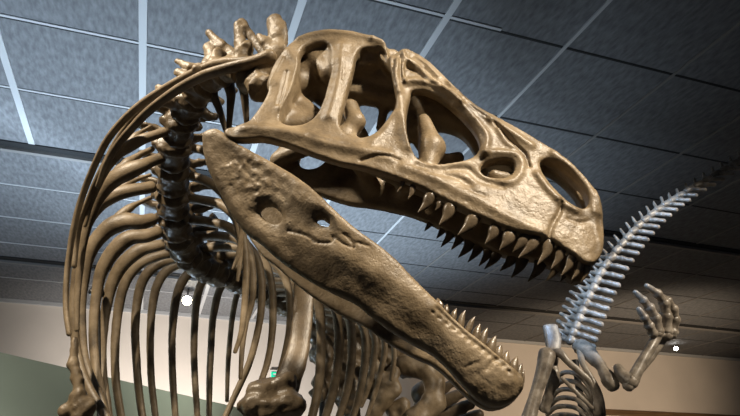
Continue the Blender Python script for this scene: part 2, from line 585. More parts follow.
HOLES = [
    [(300, 57), (304, 50), (312, 45), (324, 43.5), (331.6, 49), (334, 60), (331.6, 74.5), (328.6, 89), (325, 101), (320, 113),
     (312, 123), (302, 128), (289, 128.5), (280, 123.4), (282, 115), (288, 103), (293, 92), (297, 77.5), (300, 66)],
    [(356, 58), (361, 51), (371, 49.5), (381, 50), (387, 55), (388.5, 63), (391, 73), (394, 89), (397, 104), (395, 113), (387, 123),
     (379, 132.7), (371, 138), (362, 140.5), (352, 138.5), (343, 133.5), (339.5, 126), (341, 117), (345, 104), (348.5, 91), (352.5, 77)],
    [(411, 93.5), (422, 92.5), (435, 97.7), (448, 106.5), (461, 118), (471, 129), (477.5, 139), (480, 148.7), (477, 157),
     (467.6, 163), (454, 165.5), (441, 166.5), (428.6, 166), (418, 161.6), (411, 152), (407, 137), (406, 121), (407.6, 109), (410, 100)],
    [(479, 172.7), (484, 165.5), (497, 162.5), (509.7, 163), (514.6, 168), (513, 176), (505, 181.2), (493.5, 181), (484, 178.5)],
    [(538.5, 165), (545.4, 161.4), (558.4, 166), (571.4, 177), (581, 189), (586.6, 200), (586.5, 209), (581, 212.3), (571.4, 208.4),
     (558.4, 197.5), (545.4, 182.4), (540, 173)],
]
# relief drawn on the side wall: (line of points, radius px, height px)
RELIEF = [
    ([(405, 56), (400, 70), (397, 86), (400, 104), (404, 124), (411, 150)], 7, 5),          # lacrimal bar
    ([(398, 66), (396, 82), (400, 98)], 3.5, 3.5),
    ([(392, 62), (391, 76), (394, 92)], 2, 2.5), ([(404, 58), (405, 66), (403, 78), (406, 88)], 1.8, 2.5), ([(401, 62), (401, 74), (402, 86)], 1.4, -2.5),
    ([(395, 66), (394, 80), (397, 94)], 1.3, -2.2), ([(418, 62), (428, 70), (438, 80)], 2, 2), ([(424, 72), (436, 84), (448, 92)], 1.6, -1.8),
    ([(448, 86), (458, 96)], 2.5, 2), ([(462, 104), (474, 114), (486, 122)], 1.5, -2), ([(498, 134), (505, 146), (512, 152)], 3, 2),
    ([(310, 140), (330, 146), (352, 150)], 2, -1.2), ([(268, 92), (276, 78), (284, 62)], 2, 1.8), ([(346, 56), (344, 84)], 1.6, -1.2),
    ([(462, 186), (474, 196), (486, 200)], 2.0, -1.0), ([(566, 222), (578, 226), (588, 224)], 2, -1.5),
    ([(409, 66), (417, 70), (430, 84), (446, 95), (460, 108)], 4, 4),
    ([(411, 73), (420, 78), (430, 88), (441, 92)], 2.0, -2),                                 # groove by the horn
    ([(408, 71), (412, 73)], 2.2, -5),
    ([(405, 87), (420, 86), (437, 91), (452, 102), (466, 115), (478, 128), (486, 142), (484, 158)], 4.5, 4.5),  # rim of the orbit opening
    ([(455, 97), (470, 110), (490, 124), (512, 138), (530, 150)], 4.5, 3.5),
    ([(494, 127), (506, 140), (516, 150), (524, 158), (528, 170)], 1.8, -4.5),               # nasal suture
    ([(484, 158), (500, 157), (516, 160), (521, 172), (514, 184), (500, 187)], 4, 3.0),
    ([(404, 170), (425, 178), (450, 190), (480, 205), (510, 222), (540, 235)], 5, 2.2),
    ([(418, 168), (440, 173), (465, 172), (480, 183), (500, 189)], 4, -3.0),                 # hollow above the jaw margin
    ([(430, 176), (455, 180), (470, 188)], 3, -2.5),
    ([(548, 241), (551, 228), (558, 216), (560, 206)], 1.7, -4.5),                           # premaxilla suture
    ([(536, 178), (546, 192), (560, 206), (574, 215)], 4, 3.5),
    ([(553, 158), (568, 170), (582, 184), (592, 200), (594, 216)], 5, 3),
    ([(290, 56), (302, 70), (297, 92), (284, 112)], 6, 3.5),
    ([(343, 50), (342, 75), (337, 98), (330, 120)], 6, 3.5),
    ([(300, 42), (325, 36), (350, 38), (372, 42)], 5, 3),
    ([(248, 132), (275, 134), (305, 140), (335, 148), (362, 154), (390, 160)], 7, 4),
    ([(361, 164), (381, 160), (400, 163)], 1.6, -2.5),
    ([(395, 118), (386, 134), (374, 146)], 5, 2.5),
    ([(374, 44), (386, 46)], 5, 4),
    ([(284, 92), (288, 76), (280, 108)], 2, -2.5),
]


def build_side(side, OUTL, HOLE, RELI, t_half, bounds, h, extra=None, rough_zones=(), rr=None, bulge=lambda U, Vv: 0.004, und=0.0022):
    (u0, u1), (v0, v1), wmax = bounds
    us = np.arange(u0, u1, h); vs = np.arange(v0, v1, h)
    ws = np.arange(-wmax, wmax + h, h)
    U, Vv = np.meshgrid(us, vs, indexing='ij')
    d2 = sd_poly(U, Vv, side.poly(chaikin(OUTL, 1)))
    for hp in HOLE:
        d2 = np.maximum(d2, -sd_poly(U, Vv, side.poly(chaikin(hp, 2))))
    H = np.zeros_like(U)
    PX = 0.0026
    for line, rad, hgt in RELI:
        pl = side.poly(catmull(np.array(line, float), 4 * len(line)))
        d = seg_dist(U, Vv, pl, closed=False)
        H += hgt * PX * np.exp(-(d / (rad * PX)) ** 2)
    H += und * smooth_noise2(U, Vv, 0.06) + 0.0008 * smooth_noise2(U, Vv, 0.022, 0.37)
    for (zx, zy, zr, amp, sc) in rough_zones:
        c = side.uv(zx, zy)
        g = np.exp(-(((U - c[0]) ** 2 + (Vv - c[1]) ** 2) / (zr * PX) ** 2))
        n = smooth_noise2(U, Vv, sc, 0.7) * 0.7 + smooth_noise2(U, Vv, sc * 0.5, 1.7) * 0.5
        H += g * amp * PX * n
    H = np.maximum(H, -0.0075)
    H += bulge(U, Vv) * (1 - np.exp(np.minimum(d2, 0) / 0.028))
    Wg = side.W(U, Vv) 
    gu = np.gradient(side.W(U, Vv), h, axis=0)
    cor = 1 / np.sqrt(1 + gu ** 2 + side.lean ** 2)
    th = t_half(U, Vv) if callable(t_half) else t_half
    aw = np.abs(ws)[None, None, :]
    dl = np.abs(aw - Wg[:, :, None]) * cor[:, :, None]
    # relief pushes the outer face only
    outer = (aw > Wg[:, :, None])
    tt = np.broadcast_to(np.asarray(th)[..., None] if np.ndim(th) else th, dl.shape)
    tt = np.where(outer, tt + H[:, :, None], tt)
    r = 0.007 if rr is None else rr
    q1 = d2[:, :, None] + r; q2 = dl - tt + r
    Dv = np.sqrt(np.maximum(q1, 0) ** 2 + np.maximum(q2, 0) ** 2) + np.minimum(np.maximum(q1, q2), 0) - r
    Dv = Dv.astype(np.float32)
    if extra is not None:
        X = np.stack(np.broadcast_arrays(us[:, None, None], ws[None, None, :] + 0 * aw, vs[None, :, None]), -1)
        Dv = extra(Dv, X, U, Vv, d2, Wg, aw)
    Dv = np.transpose(Dv, (0, 2, 1))          # (u, w, v) -> x, y, z
    V, Fq = surface_nets(np.ascontiguousarray(Dv), (u0, -wmax, v0 + CAM_Z), h)
    V = l2w(relax(V, Fq, 1, 0.4))
    N = vnormals(V, Fq)
    V = V + N * (0.0003 * vnoise(V, 0.012) + 0.0003 * vnoise(V, 0.006))[:, None]
    return V, Fq


def skull_extra(Dv, X, U, Vv, d2, Wg, aw):
    us = U[:, 0]
    # roof joining both sides along the upper outline
    top = np.array([Vv[i][d2[i] < 0.0].max() if (d2[i] < 0).any() else -9 for i in range(len(us))])
    top = np.where(top > 0, top, np.nan)
    ok = ~np.isnan(top)
    top = np.interp(us, us[ok], top[ok])
    kern = np.ones(15) / 15
    top = np.convolve(np.pad(top, 7, 'edge'), kern, 'valid')
    rv = Vv - (top[:, None] - 0.026)
    ru = np.maximum(us[0] * 0 + (-0.235 - us), us - 0.545)[:, None]
    roof = np.maximum(np.abs(rv)[:, :, None] - 0.013, aw - Wg[:, :, None])
    roof = np.maximum(roof, ru[:, :, None])
    Dv = smin(Dv, roof.astype(np.float32), 0.018)
    Xs = X.copy(); Xs[..., 1] = np.abs(X[..., 1])
    def add(a, b, ra, rb, sym=True, k=0.02):
        nonlocal Dv
        lo = np.minimum(a, b) - max(ra, rb) - 0.03; hi = np.maximum(a, b) + max(ra, rb) + 0.03
        i0, i1 = np.searchsorted(us, lo[0]), np.searchsorted(us, hi[0])
        vs = Vv[0]; j0, j1 = np.searchsorted(vs, lo[2]), np.searchsorted(vs, hi[2])
        if i1 <= i0 or j1 <= j0: return
        sub = (Xs if sym else X)[i0:i1, j0:j1]
        Dv[i0:i1, j0:j1] = smin(Dv[i0:i1, j0:j1], sd_cone(sub, a, b, ra, rb).astype(np.float32), k)
    A3 = lambda x, y, w_: SK.at(x, y, -w_) * np.array([1, -1, 1])
    # braincase and occiput
    add(A3(292, 86, 0.0), A3(326, 68, 0.0), 0.045, 0.052, False)
    add(A3(326, 68, 0.0), A3(392, 58, 0.0), 0.046, 0.026, False)
    add(A3(316, 60, 0.03), A3(330, 74, 0.045), 0.026, 0.034)
    add(A3(328, 54, 0.03), A3(340, 66, 0.06), 0.024, 0.03)
    add(A3(300, 84, 0.02), A3(276, 86, 0.095), 0.034, 0.024)
    add(A3(262, 88, 0.0), A3(272, 88, 0.0), 0.026, 0.030, False)
    # quadrate, pterygoid, palate
    add(A3(292, 90, 0.07), A3(262, 128, 0.105), 0.024, 0.026)
    add(A3(262, 128, 0.09), A3(320, 122, 0.05), 0.022, 0.026)
    add(A3(297, 106, 0.03), A3(312, 118, 0.035), 0.036, 0.034)
    add(A3(320, 126, 0.05), A3(405, 172, 0.035), 0.022, 0.020)
    add(A3(405, 172, 0.035), A3(480, 204, 0.03), 0.020, 0.016)
    add(A3(405, 172, 0.04), A3(398, 166, 0.085), 0.020, 0.018)
    add(A3(345, 138, 0.050), A3(368, 156, 0.09), 0.018, 0.022)
    add(A3(424, 120, 0.02), A3(432, 148, 0.045), 0.018, 0.033)
    add(A3(432, 148, 0.045), A3(428, 164, 0.06), 0.033, 0.026)
    add(A3(350, 108, 0.03), A3(356, 122, 0.045), 0.026, 0.024)
    add(A3(286, 114, 0.07), A3(300, 120, 0.05), 0.024, 0.026)
    B3 = lambda x, y, w_: SK.at(x, y, w_)
    for (xa, ya, xb, yb, w_, ra, rb) in ((345, 72, 396, 84, 0.055, 0.05, 0.05), (350, 92, 392, 100, 0.05, 0.035, 0.03), (386, 100, 380, 128, 0.06, 0.016, 0.012),
                                         (412, 92, 436, 112, 0.055, 0.05, 0.055), (436, 112, 472, 128, 0.05, 0.055, 0.035), (300, 70, 330, 92, 0.05, 0.055, 0.055),
                                         (415, 128, 425, 150, 0.06, 0.03, 0.02), (444, 162, 458, 158, 0.055, 0.022, 0.018)):
        add(B3(xa, ya, w_), B3(xb, yb, w_), ra, rb, False)
    add(A3(356, 122, 0.045), A3(340, 140, 0.05), 0.022, 0.022)
    add(A3(480, 204, 0.03), A3(560, 232, 0.015), 0.022, 0.018)
    for (x, y, w_, r_) in ((494, 176, 0.045, 0.018), (506, 178, 0.04, 0.012)):
        add(A3(x, y, w_), A3(x + 8, y + 3, w_ - 0.01), r_, r_)
    return Dv


ALLO = empty('dinosaur_skeleton', (-0.6, 3.2, 0), 'large brown dinosaur skeleton with gaping toothed jaws filling the foreground', 'skeleton')

V, Fq = build_side(SK, OUT, HOLES, RELIEF, lambda U, Vv: 0.016 + 0.004 * np.clip((U - 0.1) / 0.3, 0, 1), ((-0.52, 0.66), (0.46, 1.36), 0.185), 0.0034,
                   skull_extra, [(405, 70, 18, 1.6, 0.014), (525, 190, 40, 0.5, 0.014), (575, 240, 30, 0.6, 0.007), (450, 195, 50, 0.4, 0.010), (470, 112, 30, 0.8, 0.014)])
SKULL = link_mesh('skull', V, Fq, BONE, ALLO)


def tooth(base, tip, wbase, parent, bend, flat=0.72, leaf=False):
    base = np.asarray(base); tip = np.asarray(tip)
    ax = tip - base; L = np.linalg.norm(ax)
    mid = base + ax * 0.5 + np.asarray(bend) * L
    root = base - ax * 0.30
    t = np.array([0.85, 1.0, 1.08, 1.06, 0.90, 0.58, 0.10]) if leaf else np.array([0.85, 1.0, 1.03, 0.94, 0.72, 0.42, 0.07])
    V, Fq = sweep([root, base, mid, tip], t * wbase, t * wbase * flat, n=14, m=12, ref=(0, 1, 0))
    return link_mesh('tooth', V, Fq, TOOTH, parent)


def add_teeth(side, lst, parent, far, bend, dy=0.0, leaf=False, sc=0.54):
    for (bx, by, tx, ty, wpx) in lst:
        b = side.world(bx, by, far)
        t = P(tx, ty, b[1] + dy)
        tooth(b, t, wpx * sc * mpp(bx, by, b[1]), parent, bend, leaf=leaf)


UP_N = [(403, 181, 397, 192, 5), (412.5, 188, 408, 199, 6), (429.5, 198, 418, 212.5, 11), (438.5, 204, 435, 210.5, 5),
        (449.5, 209, 439, 225, 12), (472.5, 220, 458, 235, 13), (494.5, 230, 485, 244, 11.5), (509, 236.5, 499.5, 250, 13),
        (523, 240, 512.5, 252, 11.5), (532.5, 243, 518.5, 258, 12), (548, 246, 537.5, 264.5, 11), (560, 252, 551, 269, 9.5),
        (571, 259, 561, 276, 9), (580, 264, 571.5, 280, 8), (587, 267, 581, 282, 7)]
UP_F = [(431, 222, 424.5, 231, 8), (444, 227, 436.5, 238.5, 9), (452, 231, 441, 247, 10), (461, 236, 451.5, 249.5, 10), (471, 243, 458.5, 257.5, 11),
        (479, 247, 468, 262, 10), (489, 250, 479, 266, 10), (497, 256, 484.5, 269, 10), (514, 258, 500, 271, 11), (522, 262, 511.5, 277.5, 11.5),
        (541, 264, 528, 281.5, 12), (557, 267, 546, 281, 10), (568, 269, 560, 282, 8), (578, 271, 571, 284, 7)]
add_teeth(SK, UP_N, SKULL, False, (0.10, 0.0, 0.02))
for (bx, by, tx, ty, wpx) in UP_F:
    # roots of the far row: along the far jaw margin
    b = SK.world(bx + 1, by - 5, True); Y = b[1]
    t = P(tx, ty, Y)
    tooth(b, t, wpx * 0.60 * mpp(bx, by, Y), SKULL, (0.10, 0, 0.02))

# ------------------------------------------------------------------ lower jaw
JW = Side([-0.50, -0.47, -0.30, -0.18, -0.08, 0.0, 0.08, 0.15, 0.22, 0.28, 0.325, 0.345, 0.358, 0.365],
          [0.106, 0.107, 0.110, 0.128, 0.146, 0.140, 0.120, 0.100, 0.082, 0.064, 0.048, 0.032, 0.013, 0.0],
          -0.20, (-0.45, 0.80), (0.34, 0.30))
JOUT = [(203.4, 136), (208, 131.5), (217, 130), (226, 135), (234.7, 143.5), (249.6, 151.5), (264.5, 159.5), (279.4, 167.5), (294, 176),
        (309, 187), (321, 197.5), (333, 209.5), (345, 221), (358, 232), (378, 246), (393, 258), (408, 274), (423, 290),
        (437, 303), (450, 317), (465, 331), (480, 342.5), (492, 352.5), (506, 364), (516.7, 373), (522.5, 381), (522.7, 389),
        (518, 397), (509, 404), (497, 408), (488, 407), (480, 402.5), (469.7, 394), (457.6, 381), (445.5, 366.5), (430, 353),
        (413, 345), (389, 330), (370, 316), (355, 303), (336, 295), (317, 285.5), (298, 274), (279, 260.8), (260, 243.5),
        (246.6, 235), (234.7, 220), (226, 205), (217, 187.5), (208, 170), (203.4, 150)]
JHOLES = [[(260, 211), (266, 206), (275, 207), (282, 214), (284, 221), (279, 225.5), (269, 223), (261.5, 217)],
          [(316.7, 219.5), (323, 218.5), (331.6, 225), (329.5, 229), (322.6, 227.5), (317, 223.5)]]
JREL = [
    ([(206, 140), (213, 165), (226, 192), (242, 220), (262, 238), (290, 262)], 6, 1.5),
    ([(218, 136), (238, 150), (262, 164), (288, 180), (308, 194), (324, 210)], 7, 1.5),
    ([(255, 208), (262, 200), (278, 202), (288, 214), (289, 226)], 5, 1.5),
    ([(296, 200), (312, 208), (330, 218), (350, 234)], 6, 1.5),
    ([(290, 234), (309.5, 239.5), (318, 245.5), (333, 246.5), (334.5, 240), (344, 247.6), (355, 252), (357, 246.5), (370, 250)], 1.1, -1.5),
    ([(355, 252), (352, 244), (345, 238)], 1.1, -1.2),
    ([(340, 258), (370, 272), (400, 290), (430, 312)], 10, 2.2),
    ([(330, 280), (365, 296), (400, 322), (440, 352)], 8, -1.0),
    ([(437, 312), (452, 326), (468, 340), (486, 354), (504, 368)], 1.5, -2.0),
    ([(465, 370), (477, 365)], 1.1, -1.3), ([(476, 375), (488, 386)], 1.1, -0.6),
    ([(486, 372), (492, 364), (500, 360)], 1.6, -2.2),
]
PITS = []
for i in range(12):
    f = i / 11.0
    x = 432 + f * 74; y = 316 + f * 57
    JREL.append(([(x, y), (x + 2.0, y + 1.0)], 1.3, -2.0))
V, Fq = build_side(JW, JOUT, JHOLES, JREL, lambda U, Vv: 0.013 + 0.012 * np.clip((U + 0.2) / 0.4, 0, 1), ((-0.54, 0.42), (0.11, 1.0), 0.225), 0.0034, None,
                   [(243, 172, 22, 1.7, 0.013), (266, 190, 20, 1.4, 0.013), (290, 205, 24, 0.8, 0.016), (395, 285, 40, 0.25, 0.03), (490, 380, 30, 0.4, 0.010)],
                   rr=0.009, und=0.0016, bulge=lambda U, Vv: 0.010 + 0.003 * np.clip((U + 0.30) / 0.25, 0, 1))
JAW = link_mesh('lower_jaw', V, Fq, BONE, ALLO)
LO_N = [(440, 305, 437.5, 298, 5.5), (446, 311, 447.5, 304, 5), (453, 318, 456.5, 308.5, 5.5), (460, 325.5, 465, 310.5, 6.5), (468, 330, 475, 316.5, 5.5),
        (475.5, 339, 480, 324, 8), (481, 345, 487.5, 328, 8.5), (490, 351, 496, 336, 9), (497.5, 357.5, 501.5, 344, 8.5),
        (505, 363, 508, 350.5, 8), (513, 370, 517.5, 356.5, 8.5), (518.5, 376, 522, 363.5, 6.5), (521.5, 380.5, 524, 370, 5)]
add_teeth(JW, LO_N, JAW, False, (-0.05, 0.0, 0.0), 0.004, True, 0.58)
# the far half of the lower jaw carries its own row, mostly hidden behind the near one
for f in np.linspace(0.08, 0.95, 9):
    x = 440 + f * 76; y = 320 + f * 58
    b = JW.world(x, y, True); b[2] += 0.0
    u, v = b[0], b[2] - CAM_Z
    tooth(b + np.array([0, 0, -0.002]), b + np.array([0.012, 0.004, 0.030]), 0.009, JAW, (-0.06, 0, 0))

# ------------------------------------------------------------------ neck and back bones
def nrm(v): return np.asarray(v, float) / np.linalg.norm(v)


CEN = [(256, 84, 1.55, 15), (237, 70, 1.62, 15), (216, 76, 1.69, 15), (200, 90, 1.76, 15), (188, 106, 1.84, 16), (180, 128, 1.95, 16),
       (174, 151, 2.10, 17), (173, 177, 2.28, 16.5), (173, 201, 2.45, 16.5), (175, 223, 2.62, 16), (182, 245, 2.80, 14.5), (194, 262, 2.98, 13.5),
       (211, 271, 3.16, 14.5), (229, 279, 3.34, 11), (243, 286, 3.52, 10.5), (256, 292, 3.70, 10), (268, 298, 3.88, 10), (281, 305, 4.06, 10)]
CP_ = [P(x, y, Y) for x, y, Y, r in CEN]
CR = [r * mpp(x, y, Y) for x, y, Y, r in CEN]
# blades and knobs that stand up from the neck: (x, y, half width px) along each, all at the bone's own distance
SPN = {0: [[(278, 50, 9), (277, 34, 8.5)], [(277, 34, 9.0), (274, 21, 9.0)], [(280.5, 27, 7), (281, 44, 8)], [(272, 52, 7), (263, 40, 4.5)], [(263, 40, 4.5), (258, 35, 2.5)], [(278, 50, 8), (270, 66, 8)]],
       1: [[(266, 56, 4.5), (244, 27, 4)], [(244, 27, 4), (241, 22, 4.5)], [(237, 24, 3.5), (240, 42, 5.5)], [(240, 42, 5.5), (243, 60, 10)], [(243, 60, 10), (240, 68, 10)]],
       2: [[(236, 58, 6.5), (220, 45, 5)], [(220, 45, 5), (208, 32, 3.2)], [(218, 66, 7), (211, 54, 5)], [(211, 54, 5), (207, 46, 4.2)], [(205, 64, 5), (211, 54, 4.5)], [(226, 62, 7), (218, 72, 8)]],
       3: [[(206, 70, 6), (199, 67, 4)], [(199, 67, 4), (188, 66.5, 3.6)], [(188, 66.5, 3.6), (177, 61, 2.6)], [(192, 80, 4), (185, 76, 3.6)], [(185, 76, 3.6), (177, 72, 3.6)]],
       4: [[(180, 98, 6), (170, 95, 4)], [(170, 95, 4), (158, 87, 3.2)]]}
for i, (c, r) in enumerate(zip(CP_, CR)):
    t = nrm(CP_[min(i + 1, len(CP_) - 1)] - CP_[max(i - 1, 0)])
    gap = np.linalg.norm(CP_[min(i + 1, len(CP_) - 1)] - CP_[max(i - 1, 0)]) / (2 if 0 < i < len(CP_) - 1 else 1)
    L = gap * 0.80
    up = np.array([0, 0, 1.0]); up = nrm(up - t * (up @ t)); side = np.cross(t, up)
    M = np.array([t, side, up])
    pr = [('c', c - t * L * 0.30, c + t * L * 0.30, r * 0.78, r * 0.78),
          ('e', c - t * L * 0.40, (L * 0.14, r, r), M), ('e', c + t * L * 0.40, (L * 0.14, r, r), M),
          ('f', c + up * r * 0.7, c + up * r * 1.6, r * 0.75, r * 0.55, t, 0.7)]
    x, y, Y, rp = CEN[i]
    if i in SPN:
        sp_ = []
        m_ = mpp(x, y, Y)
        for (xa, ya, ra), (xb, yb, rb) in SPN[i]:
            sp_.append(('f', P(xa, ya, Y), P(xb, yb, Y + 0.01), ra * m_ * (1.0 if i == 0 else 1.15), rb * m_ * (1.0 if i == 0 else 1.15), (0.35, 1, 0.1), 0.5))
        for sg in ((-1, 1) if i > 1 else ()):
            pr.append(('c', c + side * r * 0.6 * sg, c + side * r * 1.5 * sg - up * r * 0.3, r * 0.35, r * 0.28))
    else:
        hgt = r * (2.6 if i < 7 else 3.6)
        pr.append(('f', c + up * r * 1.4, c + up * hgt - t * r * 0.2, r * 0.70, r * 0.62, side, 0.32))
        for sg in (-1, 1):
            pr.append(('f', c + up * r * 1.0 + side * r * 0.5 * sg, c + up * r * 1.45 + side * r * 2.0 * sg, r * 0.46, r * 0.34, up, 0.6))
            pr.append(('c', c + side * r * 0.7 * sg + up * r * 0.35, c + side * r * 1.12 * sg + up * r * 0.4, r * 0.30, r * 0.24))
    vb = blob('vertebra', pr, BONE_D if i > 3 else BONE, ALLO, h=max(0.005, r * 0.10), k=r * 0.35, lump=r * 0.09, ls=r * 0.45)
    if i in SPN:
        blob('neural_spine', sp_, BONE, vb, h=0.0032, k=0.009, lump=0.0016, ls=0.018)

# slim ribs hanging from the neck, and the three long rods that sweep over the chest
def rod(name, pts, rads, mat=BONE, parent=ALLO, flat=1.2, n=40, lump=0.05, ref=(0, 1, 0)):
    W = [P(x, y, Y) for x, y, Y in pts]
    ra = np.interp(np.linspace(0, 1, 9), np.linspace(0, 1, len(rads)), rads)
    k_ = np.mean([mpp(*p) for p in pts])
    V, Fq = sweep(W, ra * k_, ra * k_ * flat, n=n, m=12, lump=lump, ref=ref)
    return link_mesh(name, V, Fq, mat, parent)


rod('cervical_rib', [(268, 57, 1.52), (250, 62, 1.54), (216, 64, 1.62), (177, 82, 1.70), (143, 103, 1.78), (120, 124, 1.84), (105, 144, 1.89), (92.5, 170, 1.95),
                     (82, 197, 2.0), (75, 222, 2.03), (70, 250, 2.05), (66.5, 280, 2.06), (66, 310, 2.06), (69, 334, 2.06)], [5, 4.5, 4, 3.6, 3.4, 3.2, 3, 2.8, 2.4])
rod('cervical_rib', [(270, 57, 1.50), (255, 62, 1.51), (231, 67.5, 1.53), (203, 76, 1.58), (177, 90, 1.64), (151, 109, 1.70), (133, 127, 1.75), (117, 146, 1.80),
                     (106, 165, 1.84), (98, 186, 1.88)], [7, 6, 5, 4.5, 4.2, 4, 3.8, 3.6, 2.6])
rod('cervical_rib', [(205, 66, 1.72), (170, 90, 1.78), (140, 113, 1.84), (121, 135, 1.9), (107, 160, 1.96), (96, 182, 2.0), (88, 202, 2.04), (80, 222, 2.07), (76, 245, 2.1), (74, 266, 2.1)],
    [3, 3.2, 3.4, 3.2, 3.2, 3, 3, 2.6])
for (xa, ya, xb, yb, Y) in ((214, 92, 226, 131, 1.76), (231, 92, 229, 130, 1.72), (244, 88, 247, 126, 1.66)):
    rod('cervical_rib', [(xa - 2, ya - 8, Y), (xa, ya + 4, Y), ((xa + xb) / 2, (ya + yb) / 2, Y + 0.02), (xb, yb, Y + 0.05)], [6, 4.5, 3.5, 2.6], BONE_D)

# ribs: (centre line px with distance, half widths px, tubercle px or None)
def rib(pts, rads, tub=None, mat=BONE, flat=0.7):
    W = [P(*p) for p in pts]
    k_ = mpp(*pts[len(pts) // 2])
    ra = np.interp(np.linspace(0, 1, 11), np.linspace(0, 1, len(rads)), rads)
    prt = [sweep(W, ra * k_, ra * k_ * flat, n=40, m=12, lump=0.05)]
    if tub:
        (xa, ya, Ya), (xb, yb, Yb), rr_ = tub
        prt.append(sweep([P(xa, ya, Ya), P(xa + (xb - xa) * 0.42, ya + (yb - ya) * 0.30, Ya + (Yb - Ya) * 0.4), P(xa + (xb - xa) * 0.72, ya + (yb - ya) * 0.62, Ya + (Yb - Ya) * 0.7), P(xb, yb, Yb)],
                         np.array([rr_ * 0.45, rr_ * 0.5, rr_ * 0.95, rr_ * 0.9, rr_ * 0.6]) * k_, np.array([rr_ * 0.5, rr_ * 0.55, rr_ * 0.8, rr_ * 0.7, rr_ * 0.5]) * k_ * 0.9, n=22, m=12, lump=0.12))
    V, Fq = join(prt)
    return link_mesh('rib', V, Fq, mat, ALLO)


rib([(168, 131, 1.95), (155, 135, 1.93), (143, 139, 1.92), (130, 146, 1.93), (118, 154, 1.95), (107, 168, 1.98), (98, 186, 2.02), (90, 206, 2.05), (85, 226, 2.07)],
    [6, 5, 6, 7, 6, 4.5, 3.6, 3, 2], ((150, 127, 1.96), (126, 147.5, 1.93), 5))
rib([(163, 157, 2.10), (150, 162, 2.08), (141, 166, 2.06), (127, 172, 2.06), (112, 181, 2.07), (100, 196, 2.09), (91, 216, 2.11), (84, 240, 2.13), (80, 268, 2.15), (77, 300, 2.16), (77, 330, 2.16)],
    [6, 6.5, 8, 10, 9, 6.5, 5, 4, 3.6, 3.2, 2.4], ((152, 149, 2.13), (112, 178, 2.06), 6.5))
rib([(152, 187, 2.28), (137, 189.5, 2.26), (123, 192, 2.25), (109, 197, 2.25), (96, 207, 2.26), (87, 222, 2.27), (81, 242, 2.28), (77, 268, 2.29), (74, 296, 2.30), (74, 322, 2.3), (76, 346, 2.3), (82, 372, 2.28), (92, 394, 2.26), (107, 418, 2.22), (116, 436, 2.2)],
    [7, 7, 8, 9.5, 8.5, 6.2, 5.2, 4.6, 4.4, 4.2, 4.2, 4.2, 4, 3.6], ((150, 175, 2.30), (112, 194, 2.25), 4.5))
rib([(153, 219, 2.45), (141, 222, 2.43), (127, 221, 2.42), (110, 227, 2.42), (96, 241, 2.43), (88, 258, 2.44), (84, 280, 2.45), (81.5, 305, 2.46), (82, 330, 2.46), (84.5, 358, 2.45), (92, 380, 2.43), (101, 399, 2.41), (108, 420, 2.38), (114, 440, 2.35)],
    [7, 8, 10.5, 10.5, 8.5, 6.5, 5.2, 4.6, 4.4, 4.2, 4, 4, 3.6, 3], ((152, 197, 2.47), (108, 226, 2.42), 5.5))
rib([(158, 232, 2.62), (146, 236, 2.6), (132, 237, 2.59), (120, 244, 2.59), (109, 257, 2.6), (101, 273, 2.61), (97, 292, 2.62), (94, 316, 2.62), (93.5, 342, 2.62), (95.5, 366, 2.61), (99.5, 386, 2.59), (103.5, 404, 2.57), (106, 426, 2.54)],
    [7, 7.5, 9, 9, 7.5, 6, 5, 4.6, 4.4, 4.2, 4, 3.6], ((154, 224, 2.64), (118, 244, 2.59), 4))
rib([(168, 243, 2.8), (156, 246, 2.78), (142, 249, 2.77), (130, 257, 2.77), (120, 268, 2.78), (112, 284, 2.79), (107, 304, 2.8), (103.5, 328, 2.8), (102, 354, 2.8), (103.5, 380, 2.78), (107, 404, 2.76), (110, 426, 2.74)],
    [6, 6.5, 8, 8, 7, 5.8, 5, 4.6, 4.2, 4, 3.6], None)
rib([(181, 253, 2.95), (166, 254, 2.93), (152, 258, 2.92), (140, 264, 2.92), (130, 274, 2.93), (122.5, 290, 2.94), (118, 312, 2.95), (115.5, 336, 2.95), (115, 362, 2.95), (116.5, 388, 2.94), (121, 416, 2.92), (124, 436, 2.9)],
    [5, 5.5, 6, 6, 5.5, 4.8, 4.4, 4, 3.8, 3.6], None)
rib([(190, 259, 3.1), (176, 259, 3.09), (161, 263, 3.08), (148.5, 272, 3.08), (141, 285, 3.09), (137, 304, 3.1), (135, 330, 3.1), (136.5, 360, 3.1), (138.5, 388, 3.09), (142.5, 418, 3.07), (145, 436, 3.06)],
    [4.8, 5, 5.6, 5.8, 5, 4.4, 4, 3.8, 3.6, 3.2], None)
rib([(204, 265, 3.28), (190, 263, 3.27), (177, 265, 3.26), (164.5, 273, 3.26), (156.5, 287, 3.27), (152.5, 306, 3.28), (150.5, 332, 3.28), (150.5, 362, 3.28), (152, 388, 3.27), (155.5, 418, 3.25)],
    [4.6, 4.8, 5.2, 5.4, 4.8, 4.2, 3.8, 3.6, 3.4, 3], None)
rib([(216, 271, 3.45), (202, 270, 3.44), (190, 273, 3.43), (181, 284, 3.43), (175.5, 302, 3.44), (172.6, 327, 3.45), (172, 352, 3.45), (173, 383, 3.44), (175.5, 418, 3.42)],
    [4.4, 4.6, 5.2, 5.2, 4.6, 3.8, 3.6, 3.4, 3], None)
rib([(226, 276, 3.6), (214, 274, 3.6), (205, 278, 3.59), (199, 290, 3.59), (196, 306, 3.6), (194.5, 328, 3.6), (194, 352, 3.6), (195, 380, 3.59), (197.5, 420, 3.57)],
    [4, 4.2, 4.6, 4.4, 4, 3.6, 3.4, 3.2, 2.8], None)
rib([(236, 282, 3.75), (227, 282, 3.75), (220.5, 288, 3.74), (216, 302, 3.74), (212.5, 322, 3.75), (211, 348, 3.75), (209.5, 378, 3.74), (209, 420, 3.72)],
    [3.6, 3.8, 4.2, 4, 3.6, 3.4, 3.2, 2.6], None)
